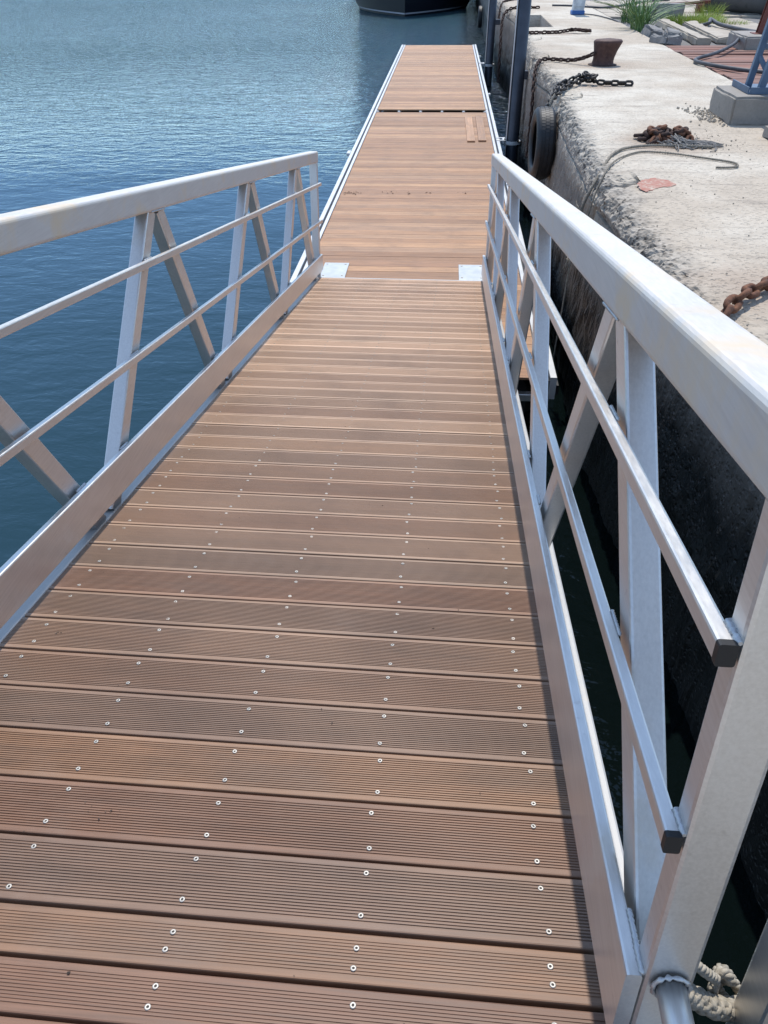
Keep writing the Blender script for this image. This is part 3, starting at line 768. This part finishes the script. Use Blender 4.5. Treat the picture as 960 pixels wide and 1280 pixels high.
strand_rope(rel([(2.25, -.93, Z-.40), (2.23, -1.0, Z-.7), (2.20, -1.12, Z-1.1), (2.15, -1.3, Z-1.65)], rt), .006, ROPEW, 'tail', rt, lay=.04)
r2 = thing('rope', 'thin stiff rope with a hooked end between the chain heap and the red patch', 'rope', (2.8, -.3, Z), group='ropes on the quay')
strand_rope(rel([(2.30, -1.02, Z-.36), (2.35, -.95, Z-.16), (2.42, -.82, Z-.03), (2.52, -.60, Z+.012), (2.66, -.36, Z+.012), (2.82, -.22, Z+.012), (3.05, -.28, Z+.012), (3.25, -.42, Z+.012), (3.39, -.52, Z+.012), (3.455, -.60, Z+.012), (3.44, -.70, Z+.012), (3.36, -.74, Z+.012), (3.27, -.74, Z+.012)], r2), .0085, ROPEG, 'strand', r2, lay=.05)

# landing post and mooring rope at the lower right corner
def GP(x, q, n): return Vector((x, -q*math.cos(TH)+n*math.sin(TH), .06+q*math.sin(TH)+n*math.cos(TH)))
lp = thing('landing_post', 'square aluminium post in the lower right corner beside the gangway end post', 'post', GP(1.907, 6.55, -.25), (-TH, 0, 0))
b = MB(); b.bar((0, 0, 0), (0, 0, 1.36), .09, .09, (0, 1, 0), .008); b.build('tube', ALU, lp)
b = MB(); b.bar((-.07, 0, -.04), (.72, 0, -.04), .09, .08, (0, 0, 1), .006); b.build('foot_beam', ALU, lp)
b = MB(); b.bar((0, .06, 1.41), (0, -1.2, 1.41), .10, .10, (0, 0, 1), .012); b.build('handrail', ALU_TOP, lp)
mr = thing('mooring_rope', 'thick pale rope with a knot tied round the lower right landing post', 'rope', GP(1.78, 6.5, .05))
THICK = [(1.736, 6.53, -.050), (1.779, 6.52, -.084), (1.82, 6.52, -.109), (1.856, 6.51, -.129), (1.905, 6.50, -.150), (1.925, 6.56, -.150), (1.89, 6.62, -.14), (1.80, 6.63, -.12)]
TAIL = [(1.740, 6.5, .02), (1.763, 6.5, -.004), (1.795, 6.5, -.034), (1.83, 6.49, -.075)]
KNOT = [(1.831, 6.48, -.084), (1.846, 6.475, -.072), (1.863, 6.48, -.09), (1.861, 6.46, -.122), (1.841, 6.47, -.131), (1.831, 6.49, -.105), (1.85, 6.455, -.097), (1.875, 6.46, -.114), (1.901, 6.48, -.153), (1.893, 6.49, -.171), (1.864, 6.47, -.154), (1.849, 6.46, -.129), (1.864, 6.45, -.106), (1.892, 6.47, -.139), (1.912, 6.50, -.15)]
def rel2(L): return [GP(*q)-mr.location for q in L]
strand_rope(rel2(THICK), .020, ROPEW, 'strand', mr, lay=.10, seg=6, n=26, braid=True)
strand_rope(rel2(KNOT), .0095, ROPEW, 'knot', mr, lay=.035, n=14)
strand_rope(rel2(TAIL), .010, ROPEW, 'tail', mr, lay=.035, n=20)

# ================================================================== BOLLARD
bo = thing('bollard', 'rusty brown iron mooring bollard with flared slanting head on the pale quay', 'bollard', (3.29, 5.30, Z))
seg = 32; prof = [(.165, 0.0), (.150, .02), (.142, .06), (.144, .11), (.155, .18), (.172, .245), (.181, .272), (.179, .288), (.160, .302), (.10, .312), (.001, .316)]
mb = MB(); vs = []
for k in range(seg):
    a = 2*math.pi*k/seg
    for r, h in prof:
        lean = (h/.35)**1.5
        vs.append((r*math.cos(a)+.03*lean+.045*lean*max(0, math.cos(a)), r*math.sin(a), h+.02*lean*math.cos(a)*0+.006*fbm(Vector((r*math.cos(a)*9, r*math.sin(a)*9, h*9)))))
n = len(prof); mb.add(vs, [(k*n+i, ((k+1) % seg)*n+i, ((k+1) % seg)*n+i+1, k*n+i+1) for k in range(seg) for i in range(n-1)], True)
mb.build('post', RUSTBOL, bo)
MB().lathe([(.20, -.01), (.198, .010), (.15, .016)], seg=28).build('base_flange', RUSTD, bo)

# ================================================================== TYRES
def tyre(x, y, z, R, w, lab, tilt=0, loop=True):
    t = thing('tyre', lab, 'tyre', (x, y, z), (0, 0, tilt), 'tyre fenders hung on the quay wall')
    prof = [(R*.60, -w*.36), (R*.66, -w*.46), (R*.80, -w*.52), (R*.92, -w*.49), (R*.985, -w*.38), (R, -w*.2), (R, w*.2), (R*.985, w*.38), (R*.92, w*.49), (R*.80, w*.52), (R*.66, w*.46), (R*.60, w*.36), (R*.63, w*.30), (R*.76, w*.40), (R*.90, w*.36), (R*.92, 0), (R*.90, -w*.36), (R*.76, -w*.40), (R*.63, -w*.30)]
    MB().lathe(prof, seg=48, axis='x', closed=True).build('carcass', RUBBER, t)
    mb = MB()
    for k in range(64):
        a = 2*math.pi*k/64
        for q in (-1, 0, 1):
            a2 = a+(.035 if q else 0)
            M = Matrix.Rotation(a2, 4, 'X'); 
            vs = []
            for dx in (-w*.085, w*.085):
                for dt in (-.030*R/.35*1.05, .030*R/.35*.35):
                    for dr in (-.004, .006):
                        vs.append(M @ Vector((q*w*.215+dx, dt, R+dr-(.004 if q else 0))))
            mb.add(vs, [(0,1,3,2),(4,6,7,5),(0,4,5,1),(2,3,7,6),(1,5,7,3),(0,2,6,4)])
    tag(mb.build('tread', RUBBER, t), kind='stuff')
    if loop:
        strand_rope([(.0, .02, R*.60), (.06, .03, R*.9), (.05, .05, R+.03), (.10, .12, R+.10)], .014, ROPEG, 'lashing', t, lay=.06)
    return t
tyre(2.235, 2.15, .85, .365, .205, 'black worn tyre hanging on chain against the quay wall near the gangway foot', .05)
tyre(2.10, 31.5, .05, .40, .18, 'small distant tyre hanging on the dark quay wall near the moored boat', 0, False)

# ================================================================== PLINTHS, FRAME, POSTS
def rough_block(lo, hi, name, mat, parent=None, amp=.012, step=.06, bev=.03, seed=0, taper=0):
    import bmesh
    bm = bmesh.new(); bmesh.ops.create_cube(bm, size=1)
    lo = Vector(lo); hi = Vector(hi); c = (lo+hi)/2; d = hi-lo
    for v in bm.verts: v.co = Vector((v.co.x*d.x, v.co.y*d.y, v.co.z*d.z))+c
    bmesh.ops.bevel(bm, geom=list(bm.edges), offset=bev, segments=2, affect='EDGES')
    n = max(2, int(max(d)/step)); 
    bmesh.ops.subdivide_edges(bm, edges=[e for e in bm.edges if e.calc_length() > step*1.5], cuts=min(n, 14), use_grid_fill=True)
    for v in bm.verts:
        p = v.co*4+Vector((seed*7.1, seed*3.3, 0)); e = fbm(p, 4); nrm = v.normal
        edge = sum(1 for i in range(3) if min(abs(v.co[i]-lo[i]), abs(v.co[i]-hi[i])) < bev*1.05)
        v.co += nrm*(e*amp*(.35 if edge < 2 else 1.6)-(.5*amp if edge >= 2 else 0))
        if taper: 
            k = (v.co.z-lo.z)/d.z; v.co.x = c.x+(v.co.x-c.x)*(1-taper*k); v.co.y = c.y+(v.co.y-c.y)*(1-taper*k)
    me = bpy.data.meshes.new(name); bm.to_mesh(me); bm.free()
    return obj(name, me, mat, parent)
tag(rough_block((3.84, .99, Z-.02), (5.0, 1.74, Z+.235), 'plinth', PLINTH, None, .010, .06, .02, 1), 'cast concrete plinth on the quay under the blue grey steel frame', 'plinth')
tag(rough_block((3.99, -.14, Z-.02), (4.8, .50, Z+.115), 'plinth', PLINTH, None, .012, .06, .025, 2), 'low concrete plinth just inside the right edge of the view, below the frame plinth', 'plinth')
fr = thing('frame_tower', 'blue grey painted steel tower standing on the concrete plinth', 'frame tower', (4.05, 1.2, Z+.236))
b = MB(); b.box((-.055, -.06, 0), (.75, .47, .018), .003); b.build('base_plate', BLUEST, fr)
b = MB(); b.bar((-.04, -.055, .035), (.75, -.055, .035), .012, .045, r=.002); b.bar((-.05, -.05, .035), (-.05, .47, .035), .012, .045, r=.002); b.build('base_lip', BLUEST, fr)
def leg(p0, p1, w=.05): 
    b = MB(); b.bar(p0, p1, w, w, (0, 1, 0), .004); return b.build('leg', BLUEST, fr)
leg((.02, .22, .02), (.30, .26, 2.6), .055); leg((.07, .0, .02), (.42, .05, 2.6), .06)
leg((.62, .0, .02), (.50, .05, 2.6), .055); leg((.62, .42, .02), (.48, .4, 2.6), .055)
def rung(p0, p1, w=.04):
    b = MB(); b.bar(p0, p1, w, w, (0, 0, 1), .003); b.build('cross_bar', BLUEST, fr)
rung((.056, .235, .36), (.60, .02, .36)); rung((.046, .23, .30), (.19, .02, .05), .034); rung((.095, .24, .74), (.58, .03, .74)); rung((.12, .01, .40), (.58, .02, .76), .034)
rung((.13, .24, 1.2), (.56, .05, 1.2)); rung((.17, .04, .82), (.57, .05, 1.18), .034)

rp = thing('steel_post', 'red brown leaning steel post footed on the concrete block behind the frame', 'post', (6.02, 7.35, Z+.19))
b = MB(); b.bar((0, 0, -.02), (.34, .2, 2.2), .085, .012, (0, 1, 0), .002); b.bar((0, .05, -.02), (.34, .25, 2.2), .012, .09, (0, 1, 0), .002); b.bar((0, .1, -.02), (.34, .3, 2.2), .085, .012, (0, 1, 0), .002); b.build('column', REDST, rp)
b = MB(); b.box((-.10, -.06, 0), (.12, .18, .012), .002); b.build('foot_plate', REDST, rp)
tag(rough_block((5.72, 7.0, Z-.05), (6.95, 8.0, Z+.19), 'plinth', PLINTH, None, .014, .07, .02, 3), 'concrete block footing of the red brown post beyond the timber cover', 'plinth')

# service pedestal
pd = thing('service_pedestal', 'pale blue grey service pedestal with bright blue base on the far quay', 'service pedestal', (4.02, 14.35, Z))
b = MB(); b.box((-.155, -.13, .001), (.155, .13, .085), .012); b.build('base', PEDB, pd)
b = MB(); b.bar((0, 0, .08), (.06, .0, 1.1), .27, .22, (0, 1, 0), .02); b.build('body', PEDW, pd)
b = MB(); b.box((-.10, -.122, .16), (.11, -.112, .55), .004); b.build('panel', PEDW, pd)
b = MB(); b.bar((.06, 0, 1.1), (.062, 0, 1.16), .31, .26, (0, 1, 0), .02); b.build('cap', PEDB, pd)

# kerb blocks, broken beams, slabs
tag(rough_block((5.05, 13.3, 1.17), (5.60, 13.6, Z+.22), 'kerb_block', GREYC, None, .012, .08, .02, 4), 'grey concrete kerb block behind the green tuft, left half of the pair', 'kerb block', 'grey kerb blocks')
tag(rough_block((5.63, 13.35, 1.17), (6.25, 13.65, Z+.26), 'kerb_block', GREYC, None, .012, .08, .02, 5), 'grey concrete kerb block behind the bright grass, right half of the pair', 'kerb block', 'grey kerb blocks')
bk = rough_block((0, 0, 0), (.26, 4.1, .13), 'kerb_beam', SLAB, None, .02, .08, .02, 6); bk.location = (5.28, 8.2, 1.19); bk.rotation_euler = (0, .06, -.03)
tag(bk, 'long broken concrete kerb beam running from the timber cover to the bright grass', 'kerb beam', 'broken kerb beams')
bk = rough_block((0, 0, 0), (.24, 3.4, .10), 'kerb_beam', SLAB, None, .02, .08, .02, 7); bk.location = (5.72, 8.5, 1.19); bk.rotation_euler = (0, -.05, -.05)
tag(bk, 'lower concrete kerb beam lying along the slabs, right of the long broken one', 'kerb beam', 'broken kerb beams')
CH = [((4.74, 8.05), (.30, .48, .17), .3, 'grey broken concrete chunk against the timber cover corner'), ((4.98, 8.75), (.28, .6, .20), -.2, 'middle grey broken concrete chunk in the gully beside the kerb beam'), ((4.80, 9.5), (.25, .5, .18), .15, 'grey broken concrete chunk under the dark green tuft')]
for i, ((x, y), d, a, lab) in enumerate(CH):
    o = rough_block((-d[0]/2, -d[1]/2, 0), (d[0]/2, d[1]/2, d[2]), 'concrete_chunk', GREYC, None, .05, .07, .02, 10+i)
    o.location = (x, y, 1.19); o.rotation_euler = (.12*(i-1), .15, a); tag(o, lab, 'concrete chunk', 'broken chunks in the gully')
ground = bpy.data.objects['ground']
slm = [rough_block((-.74, -.59, -.03), (.74, .59, .045), 'paving_slab', SLAB, ground, .006, .2, .012, 20+i) for i in range(3)]
first = 0
for i in range(9):
    for j in range(6):
        x = 6.72+.03+i*1.5; y = 8.0+j*1.2
        if (x > 7 and y > 11.6) or y > 13: continue
        if first < 3: o = slm[first]; first += 1
        else: o = slm[(i*3+j) % 3].copy(); COL.objects.link(o); o.parent = ground
        o.location = (x, y, 1.19+rnd.uniform(-.006, .008)); o.rotation_euler = (rnd.uniform(-.006, .006), rnd.uniform(-.006, .006), rnd.uniform(-.01, .01)+(math.pi if rnd.random() < .5 else 0))
for i in range(4):
    for j in range(5):
        o = slm[(i+j) % 3].copy(); COL.objects.link(o); o.parent = ground
        o.location = (5.44+i*1.5, 14.5+j*1.2, 1.19+rnd.uniform(-.004, .006)); o.rotation_euler = (0, 0, rnd.uniform(-.008, .008))
# timber pit cover
tc = thing('timber_cover', 'weathered red brown timber boards covering a pit beside the pale quay strip', 'timber cover', (4.67, 3.4, 1.2))
y = 0
tb = None
while y < 4.35:
    wd = rnd.choice((.24, .27, .30, .22))
    b = MB(); b.box((0, -wd/2+.011, 0), (1.75, wd/2-.011, .05), .004)
    o = b.build('board', OLDWOOD, tc, loc=(rnd.uniform(-.03, .06), y+wd/2, rnd.uniform(-.010, .006))); o.rotation_euler = (rnd.uniform(-.02, .02), rnd.uniform(-.008, .008), rnd.uniform(-.012, .012)); y += wd
# roller / dark pipe
ro = thing('pipe', 'large dark weathered pipe lying on the asphalt beyond the bright grass', 'pipe', (7.30, 15.5, 1.19))
prof = [(.36, 0), (.40, 0), (.405, .03)]+[(.40+.006*math.sin(i*1.7), .03+i*.25) for i in range(1, 14)]+[(.40, 3.6), (.36, 3.6), (.36, 0)]
m = MB().lathe(prof, seg=32, axis='x'); o = m.build('shell', GREYD if 'GREYD' in globals() else mk_conc('tarred_pipe', (.10, .10, .10), (.07, .07, .07), (.03, .03, .03)), ro); o.location = (0, 0, .40); o.scale = (.8, .85, .85); o.rotation_euler = (0, 0, -.95)
rl = thing('steel_rail', 'thin red brown steel angle lying behind the grey kerb blocks', 'steel bar', (5.8, 14.6, 1.21))
b = MB(); b.bar((0, 0, .2), (1.4, .35, .24), .06, .06, r=.004); b.build('bar', REDST, rl)
for lo_, hi_ in (((.1, -.05, -.02), (.25, .15, .17)), ((1.1, .2, -.02), (1.25, .42, .21))):
    b = MB(); b.box(lo_, hi_, .01); b.build('support', REDST, rl)

# hoses and cables
def hose(name, lab, pts, r, cat='hose'):
    o = thing(name, lab, cat, pts[0], group='hoses and cables on the quay'); MB().tube([p-Vector(pts[0]) for p in smooth_path(pts, 10)], r, 10).build('tube', HOSE, o)
hose('hose', 'thick dark grey hose bent in a hairpin over the timber cover', [(6.6, 8.75, 1.36), (6.0, 8.0, 1.40), (5.55, 7.0, 1.34), (5.1, 6.25, 1.30), (4.72, 5.75, 1.285), (4.60, 5.42, 1.285), (4.66, 5.12, 1.285), (4.86, 4.70, 1.285), (5.15, 4.35, 1.285), (5.6, 4.1, 1.285), (6.3, 3.9, 1.28)], .025)
hose('hose', 'dark hose snaking over the slabs beside the bright grass', [(6.15, 11.6, 1.22), (6.25, 11.2, 1.30), (6.38, 11.6, 1.34), (6.4, 11.0, 1.30), (6.55, 10.3, 1.28), (6.75, 9.5, 1.275), (6.9, 8.6, 1.275), (7.1, 8.0, 1.275)], .035)
hose('cable', 'thin black cable crossing the quay behind the service pedestal', [(3.7, 17.2, Z+.02), (4.2, 17.0, Z+.02), (4.9, 16.3, Z+.02), (5.6, 17.2, Z+.02), (6.4, 18.6, Z+.02), (7.2, 19.2, Z+.02)], .025, 'cable')
hose('cable', 'thin cable running from the pedestal base to the gully', [(4.12, 14.3, Z+.015), (4.35, 13.9, Z+.02), (4.55, 13.0, Z+.015), (4.62, 12.3, Z+.01), (4.72, 11.9, Z-.04)], .012, 'cable')

# gravel fallen off the plinth
def gravel(name, lab, c, sx, sy, n, seed, rmax=.022):
    rg = random.Random(seed); mb = MB()
    for i in range(n):
        x = c[0]+rg.gauss(0, sx); y = c[1]+rg.gauss(0, sy); r = rg.uniform(.005, rmax)*rg.uniform(.5, 1)
        vs = [Vector((math.cos(a)*math.sin(b_), math.sin(a)*math.sin(b_), math.cos(b_)))*r*rg.uniform(.6, 1.2) for b_ in (.5, 1.6, 2.6) for a in (0, 1.57, 3.14, 4.71)]
        vs = [(v.x+x, v.y+y, v.z*.8+Z+.002+r*.35) for v in vs]
        mb.add(vs, [(0,1,2,3)]+[(k*4+j, (k+1)*4+j, (k+1)*4+(j+1) % 4, k*4+(j+1) % 4) for k in (0, 1) for j in range(4)])
    tag(mb.build(name, SLAB), lab, 'gravel', kind='stuff')
gravel('gravel', 'loose grey gravel spilled at the corner of the frame plinth', (3.74, 1.42), .07, .22, 190, 1)
gravel('gravel', 'scattered grit between the two plinths near the right edge', (3.5, .15), .13, .3, 70, 2, .011)
gravel('gravel', 'thin grit scattered over the near quay top', (3.1, -1.9), .35, 1.2, 60, 3, .008)

# ================================================================== PLANTS
def blades(name, lab, cat, c, n, h, spread, mat, seed, lean=.5, w=.014, sx=1, sy=1):
    rg = random.Random(seed); t = thing(name, lab, cat, (c[0], c[1], c[2]))
    mb = MB()
    for i in range(n):
        a = rg.uniform(0, 6.28); rr = math.sqrt(rg.random())*spread; bx, by = rr*math.cos(a)*sx, rr*math.sin(a)*sy
        a2 = a+rg.gauss(0, .8); L = h*rg.uniform(.45, 1.05); ln = lean*rg.uniform(.2, 1.3)
        ww = w*rg.uniform(.6, 1.2); pts = []
        for k in range(5):
            u = k/4; out = ln*L*u*u; z = L*u*(1-.35*ln*u)
            side = Vector((-math.sin(a2), math.cos(a2), 0))*ww*(1-u**1.5)*(.6+.4*u)
            p = Vector((bx+out*math.cos(a2), by+out*math.sin(a2), z)); pts += [p-side, p+side+Vector((0, 0, ww*.3))]
        mb.add(pts, [(2*k, 2*k+1, 2*k+3, 2*k+2) for k in range(4)])
    tag(mb.build('leaf_blades', mat, t), kind='stuff'); return t
blades('leafy_tuft', 'tall dark green strap leaved tuft growing from the gully edge', 'plant', (4.80, 10.7, 1.19), 120, .9, .24, LEAF, 1, .95, .021, .7, 1.9)
blades('leafy_tuft', 'smaller pale green tuft behind the tall dark one', 'plant', (4.98, 12.9, 1.19), 80, .75, .2, LEAF, 2, .9, .018)
blades('grass_patch', 'bright yellow green grass patch growing before the grey kerb blocks', 'grass', (6.25, 12.35, 1.19), 900, .24, .62, GRASS, 3, .6, .009, 1.1, .9)
blades('grass_patch', 'thin seedy yellowing grass at the right end of the kerb blocks', 'grass', (6.75, 13.2, 1.19), 260, .42, .25, GRASS, 4, .5, .007, 1.2, .6)
blades('grass_patch', 'low scrap of grass on the asphalt edge beside the dark hose', 'grass', (7.0, 11.9, 1.19), 160, .14, .25, GRASS, 5, .7, .008)

# ================================================================== BOAT
bt = thing('motor_boat', 'dark navy hulled boat moored bow on beyond the pontoon', 'boat', (-1.7, 40.0, WZ), (0, 0, 0))
ST = 26; Lb = 15.0; rows_ = []
def half(u, z):
    # half breadth at station u (0 bow .. 1 stern), height z above water
    fl = min(1, max(0, (z+.6)/2.4)); b = 4.4*(1-(1-min(1, u*1.9))**1.9)
    return b*(.62+.38*fl**.8) if u > 0 else 0
ZL = [-.7, -.3, -.05, .10, .17, .5, 1.0, 1.5, 2.0]
for sidx, (nm, z0, z1, mat) in enumerate((('hull', 0, 8, HULL),)):
    vs = []; fs = []
    for i in range(ST+1):
        u = i/ST
        for sgn in (-1, 1):
            for z in ZL:
                rake = -.55*(z/2)*(1-u)**3
                vs.append((sgn*half(u, z), u*Lb+rake, z*(1 if z < 1.4 else 1+.25*(1-u)**2)))
    m_ = len(ZL)
    for i in range(ST):
        for q in (0, 1):
            for j in range(m_-1):
                a = (i*2+q)*m_+j; c = ((i+1)*2+q)*m_+j
                fs.append((a, a+1, c+1, c) if q else (a, c, c+1, a+1))
    a = ST*2*m_
    for j in range(m_-1): fs.append((a+j, a+j+1, a+m_+j+1, a+m_+j))
    mb = MB(); mb.add(vs, fs, True); mb.build('hull', HULL, bt)
# boot stripe standing proud of the planking
mb = MB(); vs = []
for sgn in (-1, 1):
    pl = []
    for i in range(ST+1):
        u = i/ST; pl.append([Vector((sgn*(half(u, z)+.012), u*Lb-.55*(z/2)*(1-u)**3-.012*(1 if i == 0 else 0), z)) for z in (.10, .165)])
    b_ = len(vs); vs += [p for q in pl for p in q]
    mb.f += [(b_+2*i, b_+2*i+1, b_+2*i+3, b_+2*i+2) for i in range(ST)]; mb.sm += [True]*ST
mb.v = [tuple(v) for v in vs]; mb.build('boot_stripe', STRIPE, bt)
dk = [(half(i/ST, 2.0)-.02, i/ST*Lb-.5*(1-i/ST)**3, 2.02+.5*(1-i/ST)**2) for i in range(1, ST+1)]
mb = MB(); vs = [(0, -.45, 2.5)]+dk+[(-x, y, z) for x, y, z in dk]; n = ST
mb.add(vs, [(0, 1, n+1)]+[(i, i+1, n+i+1, n+i) for i in range(1, n)]); mb.build('deck', CREAM, bt)
mb = MB(); mb.box((-1.6, 5.2, 2.0), (1.6, 11.2, 3.9), .12); cb = mb.build('cabin', CREAM, bt)
for x0 in (-1.35, -.42, .5):
    mb = MB(); mb.box((x0, 5.17, 3.0), (x0+.82, 5.21, 3.6), .01); mb.build('window', GLASS, cb)
mb = MB()
for sgn in (-1, 1): mb.tube([(sgn*(half(u, 2)-.1), u*Lb-.4*(1-u)**3, 2.9+.5*(1-u)**2) for u in [.02+.05*k for k in range(19)]], .02, 6)
mb.build('guard_rail', ALU, bt)
